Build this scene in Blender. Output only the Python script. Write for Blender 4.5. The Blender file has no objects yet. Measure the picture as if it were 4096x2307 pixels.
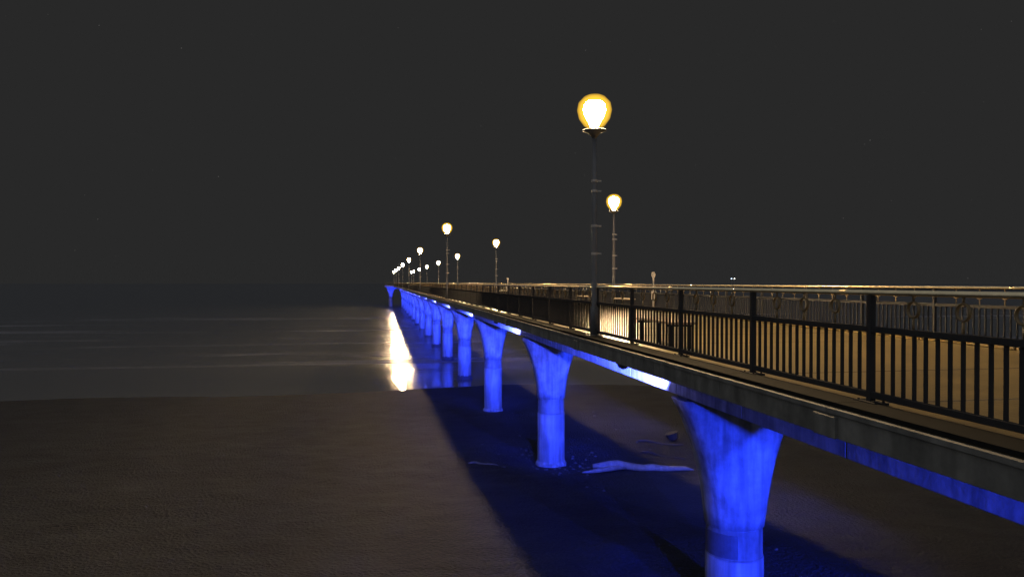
import bpy, bmesh, math, random
from mathutils import Vector, Matrix, noise
random.seed(7)
R = math.radians
sc = bpy.context.scene
COL = sc.collection

# ------------------------------------------------------------------ camera, sky, light, exposure
EYE = 8.9                                  # metres above the sea
PSI = math.atan2(523, 2995)
cam = bpy.data.cameras.new('camera'); cam_o = bpy.data.objects.new('camera', cam); COL.objects.link(cam_o)
cam.lens = 26.32; cam.sensor_width = 36; cam.clip_end = 9000; cam.clip_start = 0.05
cam_o.location = (0, 0, EYE); cam_o.rotation_euler = (R(90 - 0.45), 0, -PSI)
sc.camera = cam_o
sc.view_settings.view_transform = 'Standard'; sc.view_settings.look = 'None'
sc.view_settings.exposure = 0; sc.view_settings.gamma = 1

w = bpy.data.worlds.new('World'); sc.world = w; w.use_nodes = True
nt = w.node_tree; nt.nodes.clear()
out = nt.nodes.new('ShaderNodeOutputWorld'); bg = nt.nodes.new('ShaderNodeBackground')
tc = nt.nodes.new('ShaderNodeTexCoord'); vo = nt.nodes.new('ShaderNodeTexVoronoi'); vo.inputs['Scale'].default_value = 95
lt = nt.nodes.new('ShaderNodeMath'); lt.operation = 'LESS_THAN'; lt.inputs[1].default_value = 0.035
wn = nt.nodes.new('ShaderNodeTexWhiteNoise'); pw = nt.nodes.new('ShaderNodeMath'); pw.operation = 'POWER'; pw.inputs[1].default_value = 7
ml = nt.nodes.new('ShaderNodeMath'); ml.operation = 'MULTIPLY'
mx = nt.nodes.new('ShaderNodeMix'); mx.data_type = 'RGBA'
mx.inputs['A'].default_value = (0.0212, 0.0212, 0.0212, 1); mx.inputs['B'].default_value = (0.2, 0.19, 0.18, 1)
nt.links.new(tc.outputs['Generated'], vo.inputs['Vector']); nt.links.new(vo.outputs['Distance'], lt.inputs[0])
nt.links.new(vo.outputs['Position'], wn.inputs['Vector']); nt.links.new(wn.outputs['Value'], pw.inputs[0])
nt.links.new(lt.outputs[0], ml.inputs[0]); nt.links.new(pw.outputs[0], ml.inputs[1])
nt.links.new(ml.outputs[0], mx.inputs['Factor']); nt.links.new(mx.outputs['Result'], bg.inputs['Color'])
bg.inputs['Strength'].default_value = 1.0
nt.links.new(bg.outputs[0], out.inputs[0])

sun = bpy.data.lights.new('soft_fill', 'SUN'); sun.energy = 0.72; sun.angle = R(150); sun.color = (0.93, 0.98, 1.06)  # wide fill lamp added from behind the camera to lift dark surfaces
so = bpy.data.objects.new('soft_fill', sun); COL.objects.link(so)
so.rotation_euler = Vector((0.45, 0.75, -0.85)).to_track_quat('-Z', 'Y').to_euler()

WARM = (1.0, 0.68, 0.34); BLUE = (0.012, 0.040, 1.0)
LAMP_L = 2700.0      # radiance of the lamp diffusers
FLOOD_W = 50000.0; WASH_W = 20000.0; PALE = (0.13, 0.16, 1.0)   # watts of each blue floodlight and of its added beam-side spot

# ------------------------------------------------------------------ helpers
def mat(name, color=(.3, .3, .3), rough=.7, metal=0.0, var=0.0, scale=4.0, bump=0.0, bscale=30.0, streak=0.0, spec=.5, emis=None, coat=0.0):
    m = bpy.data.materials.new(name); m.use_nodes = True
    n = m.node_tree; b = n.nodes['Principled BSDF']
    b.inputs['Base Color'].default_value = (*color, 1); b.inputs['Roughness'].default_value = rough
    b.inputs['Metallic'].default_value = metal; b.inputs['Specular IOR Level'].default_value = spec
    g = n.nodes.new('ShaderNodeNewGeometry')
    if var > 0 or streak > 0:
        ns = n.nodes.new('ShaderNodeTexNoise'); ns.inputs['Scale'].default_value = scale; ns.inputs['Detail'].default_value = 8
        ns.inputs['Roughness'].default_value = .65
        n.links.new(g.outputs['Position'], ns.inputs['Vector'])
        cr = n.nodes.new('ShaderNodeMapRange'); cr.inputs['From Min'].default_value = .3; cr.inputs['From Max'].default_value = .7
        cr.inputs['To Min'].default_value = 1 - var; cr.inputs['To Max'].default_value = 1 + var * .5
        n.links.new(ns.outputs['Fac'], cr.inputs['Value'])
        last = cr.outputs['Result']
        if streak > 0:
            mp = n.nodes.new('ShaderNodeMapping'); mp.inputs['Scale'].default_value = (6, 6, .7)
            n2 = n.nodes.new('ShaderNodeTexNoise'); n2.inputs['Scale'].default_value = 1.0; n2.inputs['Detail'].default_value = 6
            n.links.new(g.outputs['Position'], mp.inputs['Vector']); n.links.new(mp.outputs[0], n2.inputs['Vector'])
            c2 = n.nodes.new('ShaderNodeMapRange'); c2.inputs['From Min'].default_value = .35; c2.inputs['From Max'].default_value = .62
            c2.inputs['To Min'].default_value = 1 - streak; c2.inputs['To Max'].default_value = 1
            n.links.new(n2.outputs['Fac'], c2.inputs['Value'])
            mm = n.nodes.new('ShaderNodeMath'); mm.operation = 'MULTIPLY'
            n.links.new(last, mm.inputs[0]); n.links.new(c2.outputs['Result'], mm.inputs[1]); last = mm.outputs[0]
        vm = n.nodes.new('ShaderNodeVectorMath'); vm.operation = 'SCALE'; vm.inputs[0].default_value = color
        n.links.new(last, vm.inputs['Scale']); n.links.new(vm.outputs[0], b.inputs['Base Color'])
    if bump > 0:
        nb = n.nodes.new('ShaderNodeTexNoise'); nb.inputs['Scale'].default_value = bscale; nb.inputs['Detail'].default_value = 6
        bp = n.nodes.new('ShaderNodeBump'); bp.inputs['Strength'].default_value = bump; bp.inputs['Distance'].default_value = .02
        n.links.new(g.outputs['Position'], nb.inputs['Vector']); n.links.new(nb.outputs['Fac'], bp.inputs['Height'])
        n.links.new(bp.outputs[0], b.inputs['Normal'])
    if emis:
        b.inputs['Emission Color'].default_value = (*emis[0], 1); b.inputs['Emission Strength'].default_value = emis[1]
    return m

def add_box(bm, c, s, rot=None):
    r = bmesh.ops.create_cube(bm, size=1)
    M = Matrix.Translation(c) @ (rot.to_4x4() if rot else Matrix.Identity(4)) @ Matrix.Diagonal((*s, 1))
    bmesh.ops.transform(bm, matrix=M, verts=r['verts'])
def add_loft(bm, rings, close=True):
    prev = None; loops = []
    for ring in rings:
        vs = [bm.verts.new(p) for p in ring]
        if prev:
            k = len(vs)
            for i in range(k): bm.faces.new((prev[i], prev[(i+1) % k], vs[(i+1) % k], vs[i]))
        prev = vs; loops.append(vs)
    if close:
        bm.faces.new(list(reversed(loops[0]))); bm.faces.new(loops[-1])
def add_lathe(bm, prof, seg=20, c=(0, 0, 0), close=True):
    add_loft(bm, [[(c[0] + r*math.cos(2*math.pi*i/seg), c[1] + r*math.sin(2*math.pi*i/seg), c[2] + z) for i in range(seg)] for r, z in prof], close)
def add_tube(bm, pts, rad, seg=10):
    rings = []
    for i, p in enumerate(pts):
        p = Vector(p); a = Vector(pts[max(0, i-1)]); b = Vector(pts[min(len(pts)-1, i+1)])
        q = (b - a).to_track_quat('Z', 'Y').to_matrix(); r = rad[i] if isinstance(rad, (list, tuple)) else rad
        rings.append([p + q @ Vector((r*math.cos(2*math.pi*k/seg), r*math.sin(2*math.pi*k/seg), 0)) for k in range(seg)])
    add_loft(bm, rings)
def add_torus(bm, c, R0, r0, seg=24, ss=6, depth=1.0):       # ring standing in the Y-Z plane
    g = []
    for i in range(seg):
        a = 2*math.pi*i/seg
        g.append([bm.verts.new((c[0] + depth*r0*math.sin(2*math.pi*j/ss), c[1] + (R0 + r0*math.cos(2*math.pi*j/ss))*math.cos(a), c[2] + (R0 + r0*math.cos(2*math.pi*j/ss))*math.sin(a))) for j in range(ss)])
    for i in range(seg):
        for j in range(ss):
            bm.faces.new((g[i][j], g[(i+1) % seg][j], g[(i+1) % seg][(j+1) % ss], g[i][(j+1) % ss]))
def mesh_of(name, bm, m, smooth=False, bevel=0):
    if bevel: bmesh.ops.bevel(bm, geom=bm.edges[:], offset=bevel, segments=1, affect='EDGES')
    bmesh.ops.recalc_face_normals(bm, faces=bm.faces[:])
    me = bpy.data.meshes.new(name); bm.to_mesh(me); bm.free(); me.materials.append(m)
    if smooth:
        me.polygons.foreach_set('use_smooth', [True]*len(me.polygons))
    return me
def link(name, me, parent=None, loc=(0, 0, 0), rot=None):
    o = bpy.data.objects.new(name, me); COL.objects.link(o)
    if parent: o.parent = parent
    o.location = loc
    if rot: o.rotation_euler = rot
    return o
def thing(name, label, cat, loc=(0, 0, 0), rotz=0, group=None):
    o = bpy.data.objects.new(name, None); COL.objects.link(o); o.location = loc; o.rotation_euler = (0, 0, rotz)
    o['label'] = label; o['category'] = cat
    if group: o['group'] = group
    return o
def tag(o, label, cat, group=None):
    o['label'] = label; o['category'] = cat
    if group: o['group'] = group
def copy_tree(o, loc, label):
    r = o.copy(); COL.objects.link(r); r.location = loc; r.scale = (1, 1, 1); r['label'] = label
    def rec(src, dst):
        for ch in list(src.children):
            c = ch.copy(); COL.objects.link(c); c.parent = dst; rec(ch, c)
    rec(o, r)
    return r

# ------------------------------------------------------------------ materials
M_conc = mat('weathered concrete', (.23, .23, .225), .75, var=.45, scale=2.4, bump=.22, bscale=14, streak=.5)
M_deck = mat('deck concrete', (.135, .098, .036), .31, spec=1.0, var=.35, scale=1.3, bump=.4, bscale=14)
M_slab = mat('slab edge concrete', (.17, .165, .15), .8, var=.45, scale=2.2, bump=.5, bscale=10, streak=.3)
M_casing = mat('column casing', (.18, .185, .185), .6, var=.3, scale=1.2, bump=.25, bscale=18, streak=.45)
M_patch = mat('plain dark grey', (.05, .05, .055), .6, var=.3, scale=8)
M_fence = mat('dark painted steel', (.03, .03, .032), .8, spec=.1, var=.12, scale=9)
M_hand = mat('varnished dark handrail', (.64, .53, .33), .26, metal=.75, spec=.5, var=.2, scale=5, bump=.08, bscale=40)
M_ring = mat('dull brass ring', (.16, .11, .05), .45, metal=.25, var=.2, scale=20)
M_pole = mat('lamp post paint', (.11, .11, .115), .55, var=.15, scale=6)
M_glow = mat('lamp diffuser', (.8, .8, .8), .4, emis=(WARM, LAMP_L))
M_halo = bpy.data.materials.new('amber lamp globe'); M_halo.use_nodes = True  # glowing volume added round the diffuser as an amber halo
_n = M_halo.node_tree; _n.nodes.remove(_n.nodes['Principled BSDF']); _e = _n.nodes.new('ShaderNodeEmission'); _e.inputs['Color'].default_value = (1.0, .56, .03, 1); _e.inputs['Strength'].default_value = 2.6
_n.links.new(_e.outputs[0], _n.nodes['Material Output'].inputs['Volume'])
M_timber = mat('bench timber', (.26, .20, .14), .38, var=.35, scale=7, bump=.2, bscale=50)
M_house = mat('floodlight housing', (.06, .06, .065), .5, var=.1)
M_lens = mat('floodlight lens', (.2, .3, .8), .3, emis=(BLUE, 1.2))
M_mussel = mat('mussel crust', (.03, .03, .035), .85, var=.5, scale=12, bump=1, bscale=16)
M_wood = mat('bleached driftwood', (.14, .135, .13), .8, var=.35, scale=6, bump=.6, bscale=24, streak=.3)
M_dwood = mat('dark wet driftwood', (.015, .015, .014), .7, var=.35, scale=6, bump=.6, bscale=24)
M_stone = mat('beach stone', (.05, .05, .05), .75, var=.35, scale=9, bump=.4)
M_sign = mat('pale sign metal', (.42, .38, .34), .5, var=.2, scale=8)

def sand_height(x, y):
    # (distance along the shore normal, height)
    y = y + (1.6*noise.noise((x*.045, 0, 9)) + .5*noise.noise((x*.2, 0, 4)) if 48 < y < 80 else 0)*min(1, max(0, (y-48)/8))*min(1, max(0, (80-y)/8))
    pts = [(-60, 3.9), (0, 3.1), (8, 2.55), (15, 2.05), (24, 1.35), (33, .82), (51, .27), (62, .01), (80, -.55), (140, -1.6), (400, -5)]
    for (a, ha), (b, hb) in zip(pts, pts[1:]):
        if y <= b or b == 400:
            t = min(1, max(0, (y - a)/(b - a))); h = ha + (hb - ha)*t; break
    d = min(1, max(0, (66 - y)/30))
    h += d*(.10*noise.noise((x*.16, y*.22, 0)) + .05*noise.noise((x*.7, y*.8, 3)) + .02*noise.noise((x*2.2, y*2.6, 8)))
    h += .05*noise.noise((x*.05, y*.05, 5))
    for n in range(4):                                     # scour hollows round the column feet
        cy = 15.3 + 18*n; q = (x - 7.65)**2/5.0 + (y - cy)**2/7.0
        if q < 9: h += -.28*math.exp(-q) + .16*math.exp(-(math.sqrt(q) - 1.6)**2*3)*(1 if y < 60 else .2)*(.6 + .8*noise.noise((x*.9, y*.9, 2)))
    return h

# sand sheet: one grid, finer near the pier
M_sand = bpy.data.materials.new('damp sand'); M_sand.use_nodes = True
n = M_sand.node_tree; b = n.nodes['Principled BSDF']; g = n.nodes.new('ShaderNodeNewGeometry')
n1 = n.nodes.new('ShaderNodeTexNoise'); n1.inputs['Scale'].default_value = .5; n1.inputs['Detail'].default_value = 9; n1.inputs['Roughness'].default_value = .6
n2 = n.nodes.new('ShaderNodeTexNoise'); n2.inputs['Scale'].default_value = 26; n2.inputs['Detail'].default_value = 5
n3 = n.nodes.new('ShaderNodeTexVoronoi'); n3.inputs['Scale'].default_value = 9
for q in (n1, n2, n3): n.links.new(g.outputs['Position'], q.inputs['Vector'])
r1 = n.nodes.new('ShaderNodeValToRGB'); r1.color_ramp.elements[0].position = .32; r1.color_ramp.elements[0].color = (.0115, .0135, .0175, 1)
r1.color_ramp.elements[1].position = .68; r1.color_ramp.elements[1].color = (.024, .027, .033, 1)
n.links.new(n1.outputs['Fac'], r1.inputs['Fac'])
mm = n.nodes.new('ShaderNodeMix'); mm.data_type = 'RGBA'; mm.blend_type = 'MULTIPLY'; mm.inputs['Factor'].default_value = .45
r2 = n.nodes.new('ShaderNodeValToRGB'); r2.color_ramp.elements[0].position = .35; r2.color_ramp.elements[0].color = (.35, .35, .35, 1); r2.color_ramp.elements[1].position = .62
n.links.new(n2.outputs['Fac'], r2.inputs['Fac']); n.links.new(r1.outputs[0], mm.inputs['A']); n.links.new(r2.outputs[0], mm.inputs['B'])
n.links.new(mm.outputs['Result'], b.inputs['Base Color']); b.inputs['Roughness'].default_value = .8; b.inputs['Specular IOR Level'].default_value = .25
ad = n.nodes.new('ShaderNodeMath'); ad.operation = 'ADD'; n.links.new(n2.outputs['Fac'], ad.inputs[0]); n.links.new(n3.outputs['Distance'], ad.inputs[1])
bp = n.nodes.new('ShaderNodeBump'); bp.inputs['Strength'].default_value = 1.0; bp.inputs['Distance'].default_value = .09
n.links.new(ad.outputs[0], bp.inputs['Height']); n.links.new(bp.outputs[0], b.inputs['Normal'])

def axis(stops):
    v = []
    for (a, bq, st) in stops:
        t = a
        while t < bq - 1e-6: v.append(t); t += st
    v.append(stops[-1][1]); return v
def sheet(name, xs, ys, fn, m):
    vs = [(x, y, fn(x, y)) for y in ys for x in xs]; W = len(xs)
    fs = [(j*W+i, j*W+i+1, (j+1)*W+i+1, (j+1)*W+i) for j in range(len(ys)-1) for i in range(W-1)]
    me = bpy.data.meshes.new(name); me.from_pydata(vs, [], fs); me.materials.append(m)
    me.polygons.foreach_set('use_smooth', [True]*len(fs))
    o = link(name, me); o['kind'] = 'structure'; return o
sheet('sand', axis([(-900, -120, 60), (-120, -16, 4), (-16, 26, .16), (26, 130, 4), (130, 900, 60)]),
      axis([(-60, 4, 3), (4, 50, .16), (50, 72, .35), (72, 140, 3), (140, 400, 20)]), sand_height, M_sand)

# sea
M_sea = bpy.data.materials.new('night sea'); M_sea.use_nodes = True
n = M_sea.node_tree; b = n.nodes['Principled BSDF']; g = n.nodes.new('ShaderNodeNewGeometry')
b.inputs['Base Color'].default_value = (.078, .082, .092, 1); b.inputs['IOR'].default_value = 1.33
sx = n.nodes.new('ShaderNodeSeparateXYZ'); n.links.new(g.outputs['Position'], sx.inputs[0])
rr = n.nodes.new('ShaderNodeMapRange'); rr.inputs['From Min'].default_value = 66; rr.inputs['From Max'].default_value = 84
rr.inputs['To Min'].default_value = .09; rr.inputs['To Max'].default_value = .25
n.links.new(sx.outputs['Y'], rr.inputs['Value']); n.links.new(rr.outputs[0], b.inputs['Roughness'])
mp = n.nodes.new('ShaderNodeMapping'); mp.inputs['Scale'].default_value = (.35, 1.0, 1); n.links.new(g.outputs['Position'], mp.inputs['Vector'])
wv = n.nodes.new('ShaderNodeTexNoise'); wv.inputs['Scale'].default_value = .9; wv.inputs['Detail'].default_value = 5; n.links.new(mp.outputs[0], wv.inputs['Vector'])
bs = n.nodes.new('ShaderNodeMapRange'); bs.inputs['From Min'].default_value = 64; bs.inputs['From Max'].default_value = 95
bs.inputs['To Min'].default_value = .03; bs.inputs['To Max'].default_value = .7; n.links.new(sx.outputs['Y'], bs.inputs['Value'])
bp = n.nodes.new('ShaderNodeBump'); bp.inputs['Distance'].default_value = .35
n.links.new(bs.outputs[0], bp.inputs['Strength']); n.links.new(wv.outputs['Fac'], bp.inputs['Height']); n.links.new(bp.outputs[0], b.inputs['Normal'])
# foam: long thin surf lines lying parallel to the shore
mf = n.nodes.new('ShaderNodeMapping'); mf.inputs['Scale'].default_value = (.012, .11, 1); n.links.new(g.outputs['Position'], mf.inputs['Vector'])
nf = n.nodes.new('ShaderNodeTexNoise'); nf.inputs['Scale'].default_value = 1; nf.inputs['Detail'].default_value = 5; nf.inputs['Roughness'].default_value = .55
n.links.new(mf.outputs[0], nf.inputs['Vector'])
rf = n.nodes.new('ShaderNodeMapRange'); rf.inputs['From Min'].default_value = .53; rf.inputs['From Max'].default_value = .66; n.links.new(nf.outputs['Fac'], rf.inputs['Value'])
rg = n.nodes.new('ShaderNodeMapRange'); rg.inputs['From Min'].default_value = 76; rg.inputs['From Max'].default_value = 92; n.links.new(sx.outputs['Y'], rg.inputs['Value'])
rh = n.nodes.new('ShaderNodeMapRange'); rh.inputs['From Min'].default_value = 230; rh.inputs['From Max'].default_value = 170; n.links.new(sx.outputs['Y'], rh.inputs['Value'])
m1 = n.nodes.new('ShaderNodeMath'); m1.operation = 'MULTIPLY'; m2 = n.nodes.new('ShaderNodeMath'); m2.operation = 'MULTIPLY'
n.links.new(rf.outputs[0], m1.inputs[0]); n.links.new(rg.outputs[0], m1.inputs[1]); n.links.new(m1.outputs[0], m2.inputs[0]); n.links.new(rh.outputs[0], m2.inputs[1])
df = n.nodes.new('ShaderNodeBsdfDiffuse'); df.inputs['Color'].default_value = (.16, .16, .18, 1)
ms = n.nodes.new('ShaderNodeMixShader'); n.links.new(m2.outputs[0], ms.inputs[0]); n.links.new(b.outputs[0], ms.inputs[1]); n.links.new(df.outputs[0], ms.inputs[2])
n.links.new(ms.outputs[0], n.nodes['Material Output'].inputs['Surface'])
def sea_h(x, y):
    a = min(1, max(0, (y - 64)/30)) * (1 if y < 420 else 0)
    return a*(.13*math.sin(y*.42 + 1.2*noise.noise((x*.03, y*.01, 1))) + .16*noise.noise((x*.06, y*.22, 4)))
sheet('sea', axis([(-4000, -200, 400), (-200, -30, 6), (-30, 60, 1.0), (60, 260, 8), (260, 4000, 400)]),
      axis([(50, 62, 4), (62, 150, .6), (150, 300, 1.5), (300, 440, 8), (440, 7000, 600)]), sea_h, M_sea)

# ------------------------------------------------------------------ the pier
XN, XF, XC = 4.5, 10.7, 7.62           # near fence, far fence, column axis
P1, SP, BAY = 15.3, 18.0, 2.25         # first column in view, span, fence bay
NCOL = 15; YEND = P1 + SP*(NCOL-1)     # 267.3
Z = lambda z: EYE + z
DT, DB = Z(-1.125), Z(-1.41)           # deck top, slab underside
BX0, BX1, BB = 6.27, 8.97, Z(-2.41)
pier = thing('pier', 'long concrete pier on flared blue-lit columns running out to sea', 'pier', (XC, P1 - 2*SP, 0))
PO = Vector(pier.location)
def pl(x, y, z): return Vector((x, y, z)) - PO
Y0 = P1 - SP*2; NB = int(round((YEND - Y0)/BAY))
# deck slabs, one per bay
bm = bmesh.new()
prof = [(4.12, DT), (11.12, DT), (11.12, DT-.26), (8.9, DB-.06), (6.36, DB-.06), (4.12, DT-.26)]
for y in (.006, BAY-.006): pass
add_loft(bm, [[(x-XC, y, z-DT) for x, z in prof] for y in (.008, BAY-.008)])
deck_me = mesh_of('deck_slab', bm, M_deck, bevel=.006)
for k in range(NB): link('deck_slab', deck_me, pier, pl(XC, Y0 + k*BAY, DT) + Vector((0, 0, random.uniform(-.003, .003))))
# slab edge strip: precast fascia with a drip ledge and a pilaster every second bay
bm = bmesh.new()
add_box(bm, (0, BAY/2, -.155), (.05, BAY-.014, .27)); add_box(bm, (-.035, BAY/2, -.045), (.03, BAY-.014, .05))
fas_me = mesh_of('edge_fascia', bm, M_slab, bevel=.004)
bm = bmesh.new(); add_box(bm, (0, 0, -.19), (.045, .34, .20)); pil_me = mesh_of('edge_pilaster', bm, M_slab, bevel=.006)
for k in range(NB):
    link('edge_fascia', fas_me, pier, pl(4.09, Y0 + k*BAY, DT))
    if k % 4 == 0: link('edge_pilaster', pil_me, pier, pl(4.05, Y0 + k*BAY + .02, DT))
M_edge_shade = mat('painted edge shade', (.012, .012, .012), .95, var=.3, scale=6, spec=.05)  # near-black strip stands in for shade on the outer deck ledge
bm = bmesh.new(); add_box(bm, (0, BAY/2, 0), (.40, BAY-.012, .022)); add_box(bm, (-.19, BAY/2, .018), (.02, BAY-.012, .014)); edge_me = mesh_of('edge_shade', bm, M_edge_shade)
for k in range(NB): link('edge_shade', edge_me, pier, pl(4.285, Y0 + k*BAY, DT+.004))
# far kerb
bm = bmesh.new(); add_box(bm, (0, BAY/2, .055), (.12, BAY-.03, .10)); kerb_me = mesh_of('kerb', bm, M_deck, bevel=.012)
for k in range(NB): link('kerb', kerb_me, pier, pl(10.42, Y0 + k*BAY, DT))
# box beam in 3 m segments
bm = bmesh.new(); add_box(bm, (0, 1.5, -.5), (BX1-BX0, 2.985, 1.0)); seg_me = mesh_of('beam_segment', bm, M_conc, bevel=.012)
hb = (DB-.065) - BB
for k in range(int((YEND - Y0)/3)):
    o = link('beam_segment', seg_me, pier, pl((BX0+BX1)/2, Y0 + 3*k, DB-.065)); o.scale = (1, 1, hb)
# columns
def superring(cx, a, bq, z, p, seg=40):
    r = []
    for i in range(seg):
        t = 2*math.pi*i/seg; c, s = math.cos(t), math.sin(t)
        r.append((cx + a*math.copysign(abs(c)**(2/p), c), bq*math.copysign(abs(s)**(2/p), s), z))
    return r
def flare_mesh():
    bm = bmesh.new()
    W = [(-5.25, .635, .62), (-4.95, .65, .62), (-4.6, .68, .61), (-4.2, .745, .60), (-3.8, .835, .58), (-3.4, .965, .56), (-3.0, 1.12, .54), (-2.75, 1.235, .53), (-2.51, 1.36, .52)]
    rings = []
    for i, (z, a, d) in enumerate(W):
        rings.append(superring(0, a, d, Z(z), 2 + 3.2*i/8))
    add_loft(bm, rings)
    return mesh_of('flared_head', bm, M_conc, smooth=False)
flare_me = flare_mesh()
flare_me.polygons.foreach_set('use_smooth', [len(p.vertices) == 4 for p in flare_me.polygons])
bm = bmesh.new(); add_lathe(bm, [(.615, Z(-5.9)), (.6, Z(-5.88)), (.6, Z(-5.28)), (.61, Z(-5.25))], 40); band_me = mesh_of('joint_band', bm, mat('stained joint concrete', (.14, .14, .135), .7, var=.4, scale=2.5, bump=.3, streak=.5))
band_me.polygons.foreach_set('use_smooth', [len(p.vertices) == 4 and abs(p.normal.z) < .5 for p in band_me.polygons])
bm = bmesh.new(); add_lathe(bm, [(.62, -5.0), (.62, Z(-8.8)), (.622, Z(-7.4)), (.62, Z(-5.93)), (.60, Z(-5.91))], 40); case_me = mesh_of('column', bm, M_casing)
case_me.polygons.foreach_set('use_smooth', [len(p.vertices) == 4 and abs(p.normal.z) < .5 for p in case_me.polygons])
def footing_mesh(seed):
    rnd = random.Random(seed); bm = bmesh.new(); rings = []
    for z, r0 in ((-.45, .70), (0, .70), (.16, .69), (.22, .66), (.25, .625)):
        rings.append([((r0 + rnd.uniform(-.03, .03)*(1 if z < .2 else .2))*math.cos(2*math.pi*i/36), (r0 + rnd.uniform(-.03, .03)*(1 if z < .2 else .2))*math.sin(2*math.pi*i/36), z + rnd.uniform(-.025, .025)) for i in range(36)])
    add_loft(bm, rings); return mesh_of('footing_collar', bm, M_conc)
def crust_mesh(seed):
    rnd = random.Random(seed); bm = bmesh.new(); rings = []
    for z, r0 in ((-.6, .68), (0, .73), (.15, .70), (.27, .66), (.32, .622)):
        rings.append([((r0 + rnd.uniform(-.03, .03))*math.cos(2*math.pi*i/40), (r0 + rnd.uniform(-.03, .03))*math.sin(2*math.pi*i/40), z + (rnd.uniform(-.08, .08) if z > .2 else 0)) for i in range(40)])
    add_loft(bm, rings); return mesh_of('mussel_crust', bm, M_mussel)
foot_me, crust_me = footing_mesh(3), crust_mesh(5)
def patch_mesh(a0, a1, z0, z1, r):
    bm = bmesh.new(); ns = 14; g = []
    for i in range(ns+1):
        a = R(a0 + (a1-a0)*i/ns)
        g.append([bm.verts.new((rr*math.cos(a), rr*math.sin(a), z)) for rr, z in ((r, z0), (r, z1), (r-.02, z1), (r-.02, z0))])
    for i in range(ns):
        for j in range(4): bm.faces.new((g[i][j], g[i+1][j], g[i+1][(j+1) % 4], g[i][(j+1) % 4]))
    bm.faces.new(g[0]); bm.faces.new(g[-1]); return mesh_of('dark_patch', bm, M_patch)
patch_me = patch_mesh(158, 251, Z(-5.86), Z(-5.36), .612)  # darker piece wrapped round one side of the joint band
bm = bmesh.new(); add_box(bm, (0, 0, 0), (.5, .5, .098)); pad_me = mesh_of('bearing_pad', bm, M_patch)
def column(x, y, patch=False):
    c = link('column', case_me, pier, pl(x, y, 0))
    for bx in (-.95, .95): link('bearing_pad', pad_me, c, (bx, 0, Z(-2.46)))
    link('flared_head', flare_me, c); link('joint_band', band_me, c)
    s = sand_height(x, y)
    if y < 60: link('footing_collar', foot_me, c, (0, 0, s - .02))
    else: link('mussel_crust', crust_me, c, (0, 0, .0))
    if patch: link('dark_patch', patch_me, c)
    return c
for n_ in range(-1, NCOL): column(XC, P1 + SP*n_, patch=(n_ == 0))
# service pipe under the beam edge
bm = bmesh.new(); add_tube(bm, [(0, 0, 0), (0, YEND - Y0, 0)], .035, 8)
link('service_pipe', mesh_of('service_pipe', bm, M_house, True), pier, pl(6.1, Y0, DB - .09))
# end platform
bm = bmesh.new(); e0, e1 = YEND, YEND + 26
outline = [(4.1, e0), (1.2, e0+5), (1.2, e1-5), (4.1, e1), (11.1, e1), (14.0, e1-5), (14.0, e0+5), (11.1, e0)]
add_loft(bm, [[(x, y, z) for x, y in outline] for z in (DT-.5, DT-.002)])
link('platform_slab', mesh_of('platform_slab', bm, M_conc), pier, -PO)
bm = bmesh.new()
for y in (e0+6.5, e1-6.5): add_box(bm, (XC, y, DT-.85), (11.6, 1.4, .66))
link('cross_beam', mesh_of('cross_beam', bm, M_conc), pier, -PO)
for x in (3.35, 11.9):
    for y in (e0+6.5, e1-6.5): column(x, y)

# ------------------------------------------------------------------ railings
def rail_box(bm, y0, y1, z0, z1, wd): add_box(bm, (0, (y0+y1)/2, (z0+z1)/2), (wd, y1-y0, z1-z0))
ZH0, ZH1 = Z(-.118), Z(-.068); ZM0, ZM1 = Z(-.462), Z(-.405); ZB0, ZB1 = Z(-1.072), Z(-1.012)
bm = bmesh.new(); add_box(bm, (0, 0, (DT+ZH0)/2), (.062, .062, ZH0-DT)); post_me = mesh_of('post', bm, M_fence, bevel=.006)
bm = bmesh.new(); add_box(bm, (0, 0, DT+.012), (.16, .30, .022))
for sx_ in (-.05, .05):
    for sy_ in (-.11, .11): add_lathe(bm, [(.012, 0), (.012, .014)], 6, (sx_, sy_, DT+.023))
plate_me = mesh_of('base_plate', bm, M_fence)
bm = bmesh.new(); add_box(bm, (0, 0, (ZM0+ZB1)/2), (.029, .021, ZM0-ZB1)); bal_me = mesh_of('baluster', bm, M_fence)
bm = bmesh.new(); add_torus(bm, (0, 0, Z(-.235)), .068, .010, 22, 6, 1.6)
add_box(bm, (0, 0, (ZM1 + Z(-.313))/2), (.014, .014, Z(-.313)-ZM1)); add_box(bm, (0, 0, (ZH0 + Z(-.157))/2), (.014, .014, ZH0-Z(-.157)))
ring_me = mesh_of('ring', bm, M_ring, smooth=True)
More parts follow.
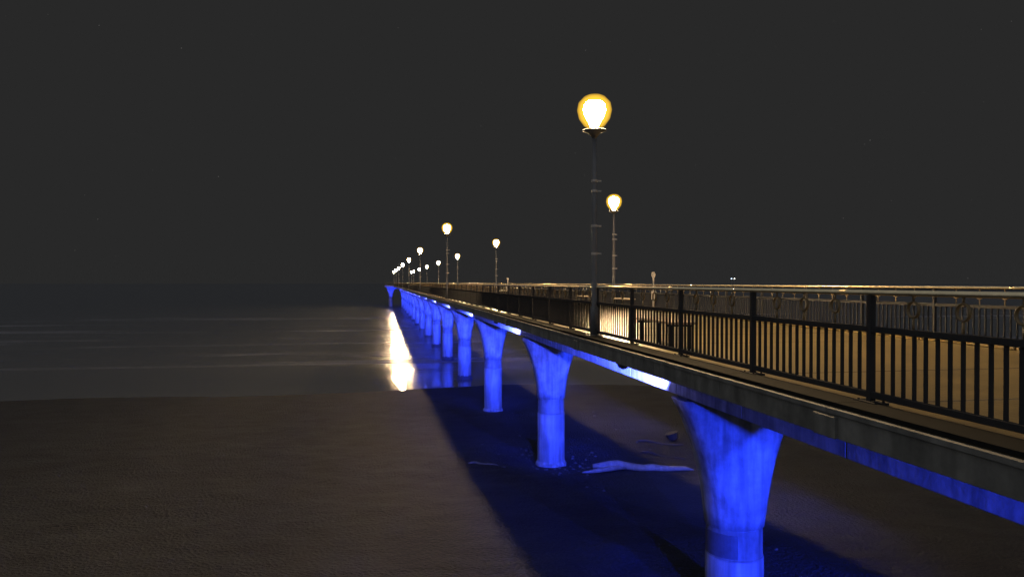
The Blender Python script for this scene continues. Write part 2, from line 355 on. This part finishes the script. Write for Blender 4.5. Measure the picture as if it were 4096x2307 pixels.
def railing(X, name, label, b0):
    f = thing(name, label, 'railing', (X, Y0, 0)); L = NB*BAY
    bm = bmesh.new()
    rings = []
    for y in (0, L): rings.append([(.032*math.cos(2*math.pi*i/14), y, (ZH0+ZH1)/2 + .025*math.sin(2*math.pi*i/14)) for i in range(14)])
    add_loft(bm, rings); me = mesh_of('handrail', bm, M_hand); me.polygons.foreach_set('use_smooth', [len(p.vertices) == 4 for p in me.polygons])
    link('handrail', me, f)
    bm = bmesh.new(); add_lathe(bm, [(.0345, -.05), (.0345, .05)], 14); bmesh.ops.rotate(bm, verts=bm.verts[:], matrix=Matrix.Rotation(R(90), 3, 'X')); sl = mesh_of('rail_sleeve', bm, M_hand)
    for k in range(0, NB, 2):
        o = link('rail_sleeve', sl, f, (0, k*BAY + .4, (ZH0+ZH1)/2)); o.scale = (1, 1, .78)
    for nm, a, bq in (('middle_rail', ZM0, ZM1), ('bottom_rail', ZB0, ZB1)):
        bm = bmesh.new(); rail_box(bm, 0, L, a, bq, .045); link(nm, mesh_of(nm, bm, M_fence, bevel=.004), f)
    for k in range(NB+1):
        link('post', post_me, f, (0, k*BAY, 0)); link('base_plate', plate_me, f, (0, k*BAY, 0))
    rest, restr = bmesh.new(), bmesh.new()
    for k in range(NB):
        near = b0 <= k < b0 + 20
        for i in range(15):
            y = k*BAY + .031 + (BAY - .062)*(i + 1)/16
            if near: link('baluster', bal_me, f, (0, y, 0))
            else: add_box(rest, (0, y, (ZM0+ZB1)/2), (.029, .021, ZM0-ZB1))
        for i in (1, 2, 3):
            y = k*BAY + BAY*i/4
            if b0 <= k < b0 + 60: link('ring', ring_me, f, (0, y, 0))
            else: add_torus(restr, (0, y, Z(-.235)), .068, .010, 8, 4, 1.6)
    o = link('baluster_row', mesh_of('baluster_row', rest, M_fence), f); o['kind'] = 'stuff'
    o = link('ring_row', mesh_of('ring_row', restr, M_ring), f); o['kind'] = 'stuff'
    return f
K0 = int(round((1.8 - Y0)/BAY))
railing(XN, 'railing', 'dark steel railing with upright bars along the near edge of the pier deck', K0)
railing(XF, 'railing', 'dark steel railing along the far edge of the pier deck, behind the lit planks', K0 + 3)
# railing round the end platform
f = thing('railing', 'small railing around the wide platform at the seaward end of the pier', 'railing', (0, 0, 0))
pts = [(x + (.25 if x < XC else -.25), y) for x, y in outline]
for a, bq in zip(pts[0:], pts[1:]):
    A, B = Vector((*a, 0)), Vector((*bq, 0)); Lq = (B-A).length; q = int(Lq/.5)
    bm = bmesh.new()
    add_tube(bm, [A + Vector((0, 0, ZH1)), B + Vector((0, 0, ZH1))], .03, 6); link('handrail', mesh_of('handrail', bm, M_hand), f)
    bm = bmesh.new()
    add_tube(bm, [A + Vector((0, 0, ZB1)), B + Vector((0, 0, ZB1))], .03, 4)
    for i in range(q+1): add_box(bm, A.lerp(B, i/q) + Vector((0, 0, (DT+ZH0)/2)), (.03, .03, ZH0-DT))
    link('rail_panel', mesh_of('rail_panel', bm, M_fence), f)

# ------------------------------------------------------------------ lamp posts
LZ = 3.70 + 1.125                                         # diffuser centre above the deck
def make_lamp():
    t = thing('lamp_post', '', 'lamp post', (0, 0, DT), 0, 'lamp posts along the pier')
    bm = bmesh.new(); add_lathe(bm, [(.085, .02), (.085, .6), (.06, .66), (.055, 2.5), (.042, LZ-.52)], 16); link('pole', mesh_of('pole', bm, M_pole, True), t)
    bm = bmesh.new(); add_box(bm, (0, 0, .011), (.32, .32, .022)); link('base_plate', mesh_of('base_plate', bm, M_pole, bevel=.004), t)
    for z in (1.75, 2.35, 3.1, 3.32):
        bm = bmesh.new(); add_lathe(bm, [(.066, z), (.066, z+.05)], 14); add_box(bm, (.10, 0, z+.025), (.10, .02, .03)); link('bracket', mesh_of('bracket', bm, M_sign), t)
    bm = bmesh.new(); add_lathe(bm, [(.045, LZ-.56), (.12, LZ-.46), (.25, LZ-.405), (.25, LZ-.385), (.06, LZ-.375)], 16); link('lamp_collar', mesh_of('lamp_collar', bm, M_pole, True), t)  # dish widened to shade the pole from the diffuser
    bm = bmesh.new(); add_lathe(bm, [(.05, LZ-.37), (.08, LZ-.30), (.15, LZ-.17), (.22, LZ-.03), (.235, LZ+.06), (.215, LZ+.15), (.16, LZ+.22), (.06, LZ+.25)], 24)
    link('diffuser', mesh_of('diffuser', bm, M_glow, True), t)
    bm = bmesh.new(); add_lathe(bm, [(.10, LZ-.372), (.22, LZ-.30), (.33, LZ-.14), (.37, LZ+.04), (.34, LZ+.2), (.22, LZ+.33), (.11, LZ+.375)], 28)
    link('halo', mesh_of('halo', bm, M_halo, True), t)
    return t
ordn = ['nearest', 'second', 'third', 'fourth', 'fifth', 'sixth', 'seventh', 'eighth']
lamp0 = make_lamp()
for i in range(8):
    lab = f'{ordn[i]} lit lamp post of the row along the near left railing of the pier' if i else 'nearest and tallest-looking lit lamp post, on the near left railing of the pier'
    if i == 0: lamp0.location = (XN-.06, P1 + 36*i, DT); lamp0['label'] = lab; lamp0.scale = (1, 1, .978)
    else: copy_tree(lamp0, (XN-.06, P1 + 36*i, DT), lab)
for i in range(8):
    y = P1 + SP + 36*i
    if i == 7: y = YEND + 2
    copy_tree(lamp0, (XF-.1, y, DT), f'{ordn[i]} lit lamp post of the row along the far right railing of the pier')

# ------------------------------------------------------------------ blue floodlights hung under the slab edge
def make_flood():
    t = thing('floodlight', '', 'floodlight', (0, 0, 0), 0, 'blue floodlights hung under the pier deck')
    bm = bmesh.new(); rings = []
    for y, r in ((-.16, .06), (-.14, .11), (-.05, .135), (.13, .14), (.13, .125), (.02, .11)):
        rings.append([(r*math.cos(2*math.pi*i/18), y, r*math.sin(2*math.pi*i/18)) for i in range(18)])
    add_loft(bm, rings); link('housing', mesh_of('housing', bm, M_house, True), t)
    bm = bmesh.new(); rings = [[(.112*math.cos(2*math.pi*i/18), y, .112*math.sin(2*math.pi*i/18)) for i in range(18)] for y in (.024, .04)]
    add_loft(bm, rings); link('lens', mesh_of('lens', bm, M_lens), t)
    bm = bmesh.new()
    for s in (-1, 1): add_box(bm, (s*.155, 0, .09), (.012, .04, .22))
    add_box(bm, (0, 0, .206), (.322, .04, .012)); link('bracket', mesh_of('bracket', bm, M_house), t)
    L = bpy.data.lights.new('flood_beam', 'SPOT'); L.energy = FLOOD_W; L.color = BLUE; L.spot_size = R(31); L.spot_blend = 1.0; L.shadow_soft_size = .09
    lo = link('flood_beam', L, t, (0, .18, 0), (R(90), 0, 0))
    return t
def add_wash(t, sgn, energy):                                     # extra spot added in the same fitting to brighten the beam side
    L = bpy.data.lights.new('flood_wash', 'SPOT'); L.energy = energy; L.color = PALE; L.spot_size = R(104); L.spot_blend = .6; L.shadow_soft_size = .05
    o = bpy.data.objects.new('flood_wash', L); COL.objects.link(o); o.parent = t; o.location = (0, .17, 0)
    o.rotation_euler = Vector((.54*sgn, .82, .36)).to_track_quat('-Z', 'Y').to_euler()
fl0 = make_flood(); ORD = ['nearest', 'second', 'third', 'fourth', 'fifth', 'sixth', 'seventh', 'eighth', 'ninth', 'tenth', 'eleventh', 'twelfth', 'thirteenth', 'fourteenth']
for n_ in range(-1, NCOL-1):
    for side, x in (('near', 5.1), ('far', 9.9)):
        y = P1 + SP*n_
        aim = Vector((XC - x, SP - .35, -2.9))
        lab = f'blue floodlight under the {side} deck edge, ' + ('closest to the camera' if n_ < 0 else f'by the head of the {ORD[n_]} column')
        o = copy_tree(fl0, (0, 0, 0), lab)
        o['label'] = lab
        add_wash(o, 1 if side == 'near' else -1, WASH_W*(.004 if n_ < 0 else 1 if side == 'near' else .05))
        o.location = (x, y, Z(-1.70)); o.rotation_euler = (-R(9.5), 0, -math.atan2(aim.x + (1.1 if side == 'near' else 0), aim.y))

for side, x, tx in (('near', 4.7, 2.9), ('far', 10.5, 12.3)):
    o = copy_tree(fl0, (x, YEND - 9, Z(-1.65)), f'blue floodlight under the {side} deck edge, aimed at the wide end platform')
    o.rotation_euler = (-R(4), 0, -math.atan2(tx - x, 15.5))
for ch in list(fl0.children): bpy.data.objects.remove(ch)
bpy.data.objects.remove(fl0)

# ------------------------------------------------------------------ benches on the deck
def make_bench():
    t = thing('bench', '', 'bench', (0, 0, DT), 0, 'benches on the pier deck')
    bm = bmesh.new(); add_box(bm, (0, 0, .445), (.10, 1.9, .045)); slat = mesh_of('seat_slat', bm, M_timber, bevel=.006)
    for k in range(4): link('seat_slat', slat, t, ((k-1.5)*.115, 0, 0))
    bm = bmesh.new(); add_box(bm, (-.17, 0, .21), (.05, .06, .42)); add_box(bm, (.17, 0, .21), (.05, .06, .42)); add_box(bm, (0, 0, .40), (.44, .06, .04)); lg = mesh_of('leg', bm, M_fence)
    for y in (-.7, .7): link('leg', lg, t, (0, y, 0))
    return t
bn = make_bench(); bn.location = (4.98, 12.7, DT); bn['label'] = 'slatted bench just inside the near railing, dark against the lit deck'
copy_tree(bn, (10.05, 30.3, DT), 'slatted bench by the far railing with its seat catching yellow lamplight')
copy_tree(bn, (10.05, 36.2, DT), 'slatted bench by the far railing just past the second lamp pair')
copy_tree(bn, (10.05, 62.0, DT), 'slatted bench by the far railing, farthest bench down the pier')

# slim marker posts standing at the far railing
def make_marker():
    t = thing('marker_post', '', 'marker post', (0, 0, DT), 0, 'marker posts at the far railing')
    bm = bmesh.new(); add_box(bm, (0, 0, .65), (.045, .045, 1.3)); link('post', mesh_of('post', bm, M_sign, bevel=.004), t)
    bm = bmesh.new(); rings = []
    for x in (-.012, .012): rings.append([(.078*math.cos(2*math.pi*i/16), x, 1.42 + (.12*math.sin(2*math.pi*i/16))) for i in range(16)])
    add_loft(bm, rings); link('paddle', mesh_of('paddle', bm, M_sign), t)
    bm = bmesh.new(); add_box(bm, (0, -.04, .64), (.19, .04, .32)); link('plate', mesh_of('plate', bm, M_sign, bevel=.006), t)
    return t
mk = make_marker(); mk.location = (10.3, 27.4, DT); mk['label'] = 'slim pale post with rounded top at the far railing, nearer of two'
copy_tree(mk, (10.3, 61.0, DT), 'slim pale post with rounded top at the far railing, farther of two')

# ------------------------------------------------------------------ beach litter
def on_sand(x, y): return sand_height(x, y)
def world_at(px, py, dep):              # photo position (4096 px wide) to x, y at a depth along the view
    xc = (px - 2048)/2995*dep
    return (xc*math.cos(PSI) + dep*math.sin(PSI), -xc*math.sin(PSI) + dep*math.cos(PSI))
def log(name, label, a, bq, rad, m, wob=.12, fork=False, lift=.0):
    A, B = Vector(a), Vector(bq); t = thing(name, label, 'driftwood', (A.x, A.y, on_sand(A.x, A.y)))
    O = Vector(t.location); pts = []; rs = []; N = 12
    for i in range(N+1):
        u = i/N; p = A.lerp(B, u); nrm = Vector((-(B-A).y, (B-A).x)).normalized()
        p = p + nrm*wob*math.sin(u*5.2+.6) + nrm*.04*random.uniform(-1, 1)
        r = rad*(1 - .55*u)*(.5 + .5*min(1, u*6))*random.uniform(.88, 1.1)
        if i == N: r = rad*.12
        pts.append((p.x - O.x, p.y - O.y, on_sand(p.x, p.y) - O.z + r*.7 + lift*(1-u)**2 + .03*math.sin(u*9))); rs.append(r)
    bm = bmesh.new(); add_tube(bm, pts, rs, 10)
    link('trunk', mesh_of('trunk', bm, m, True), t)
    if fork:
        bm = bmesh.new(); c = Vector(pts[4]); d = (Vector(pts[0]) - Vector(pts[4])).normalized()
        add_tube(bm, [c, c + d*.8 + Vector((.05, -.2, -.06)), c + d*1.5 + Vector((.0, -.42, -.10)), c + d*2.0 + Vector((0, -.5, -.12))], [rad*.7, rad*.55, rad*.4, rad*.15], 9)
        link('branch', mesh_of('branch', bm, m, True), t)
    return t
a = world_at(2372, 1876, 31.0); b_ = world_at(2775, 1878, 31.4)
log('driftwood_log', 'long forked pale driftwood log on the sand between the two nearest columns', a, b_, .21, M_wood, .10, True, .22)
a = world_at(1872, 1849, 33.0); b_ = world_at(1992, 1852, 32.6)
log('driftwood_stick', 'thin straight stick on the sand left of the second column', a, b_, .055, M_wood, .04)
a = world_at(2560, 1820, 35.5); b_ = world_at(2750, 1832, 34.0)
log('driftwood_stick', 'thin dark crooked stick on the sand behind the long driftwood log', a, b_, .06, M_dwood, .10)
a = world_at(2545, 1780, 38.5); b_ = world_at(2740, 1782, 37.5)
log('driftwood_stick', 'dark branch on the sand far behind the long driftwood log', a, b_, .07, M_dwood, .10)
x, y = world_at(2690, 1768, 38.6)
bm = bmesh.new(); add_tube(bm, [(0, 0, -.1), (.05, 0, .12), (-.05, .02, .42)], [.07, .26, .34], 9)
st = link('tree_stump', mesh_of('tree_stump', bm, M_dwood), None, (x, y, on_sand(x, y))); tag(st, 'small dark upturned stump on the sand behind the driftwood log', 'driftwood')
# stones round the second column foot: a countless scatter
bm = bmesh.new(); rnd = random.Random(4)
for i in range(120):
    if i < 95: ang = rnd.uniform(0, 6.28); q = rnd.gauss(1.6, .7); x, y = XC + q*math.cos(ang), P1+SP + q*math.sin(ang)*1.3
    else: x, y = rnd.uniform(5, 14), rnd.uniform(14, 50)
    s = rnd.uniform(.02, .07) if i < 112 else rnd.uniform(.04, .09); r = bmesh.ops.create_icosphere(bm, subdivisions=1, radius=s)
    Mx = Matrix.Translation((x, y, on_sand(x, y) + s*.2)) @ Matrix.Rotation(rnd.uniform(0, 6), 4, 'Z') @ Matrix.Diagonal((rnd.uniform(.8, 1.6), rnd.uniform(.7, 1.2), rnd.uniform(.5, .9), 1))
    bmesh.ops.transform(bm, matrix=Mx, verts=r['verts'])
o = link('pebbles', mesh_of('pebbles', bm, M_stone)); o['kind'] = 'stuff'; o['label'] = 'loose pebbles and shell scattered round the columns on the sand'; o['category'] = 'pebbles'

# ------------------------------------------------------------------ low far shore with two lights
x0, y0 = world_at(2931, 1115, 900)
bm = bmesh.new(); rings = []
for i in range(25):
    u = i/24; xx = x0 - 150 + 900*u; yy = y0 + 60 - 260*u; hh = (3 + 5.5*abs(noise.noise((u*6, 0, 2))))*min(1, 8*u)*min(1, 8*(1-u)) + .1
    rings.append([(xx, yy-60, -1), (xx, yy-30, hh*.6), (xx, yy, hh), (xx, yy+60, hh*.7), (xx, yy+120, -1)])
add_loft(bm, rings); o = link('headland', mesh_of('headland', bm, M_sand)); o['kind'] = 'structure'
for dx, colr, lab in ((2926, (.55, .75, 1), 'bluish distant shore light, left of two above the far handrail'), (2938, (1, .95, .85), 'white distant shore light, right of two above the far handrail')):
    x, y = world_at(dx, 1115, 900); t = thing('shore_lamp', lab, 'lamp', (x, y, 5), 0, 'distant shore lights')
    bm = bmesh.new(); add_lathe(bm, [(.2, -4), (.12, 8.2)], 8); link('pole', mesh_of('pole', bm, M_pole), t)
    bm = bmesh.new(); bmesh.ops.create_icosphere(bm, subdivisions=2, radius=.65); bmesh.ops.scale(bm, vec=(1, 1, .8), verts=bm.verts[:]); bmesh.ops.translate(bm, verts=bm.verts[:], vec=(0, 0, 8.5))
    link('diffuser', mesh_of('diffuser', bm, mat('shore light', (.8, .8, .8), .4, emis=(colr, 6)), True), t)
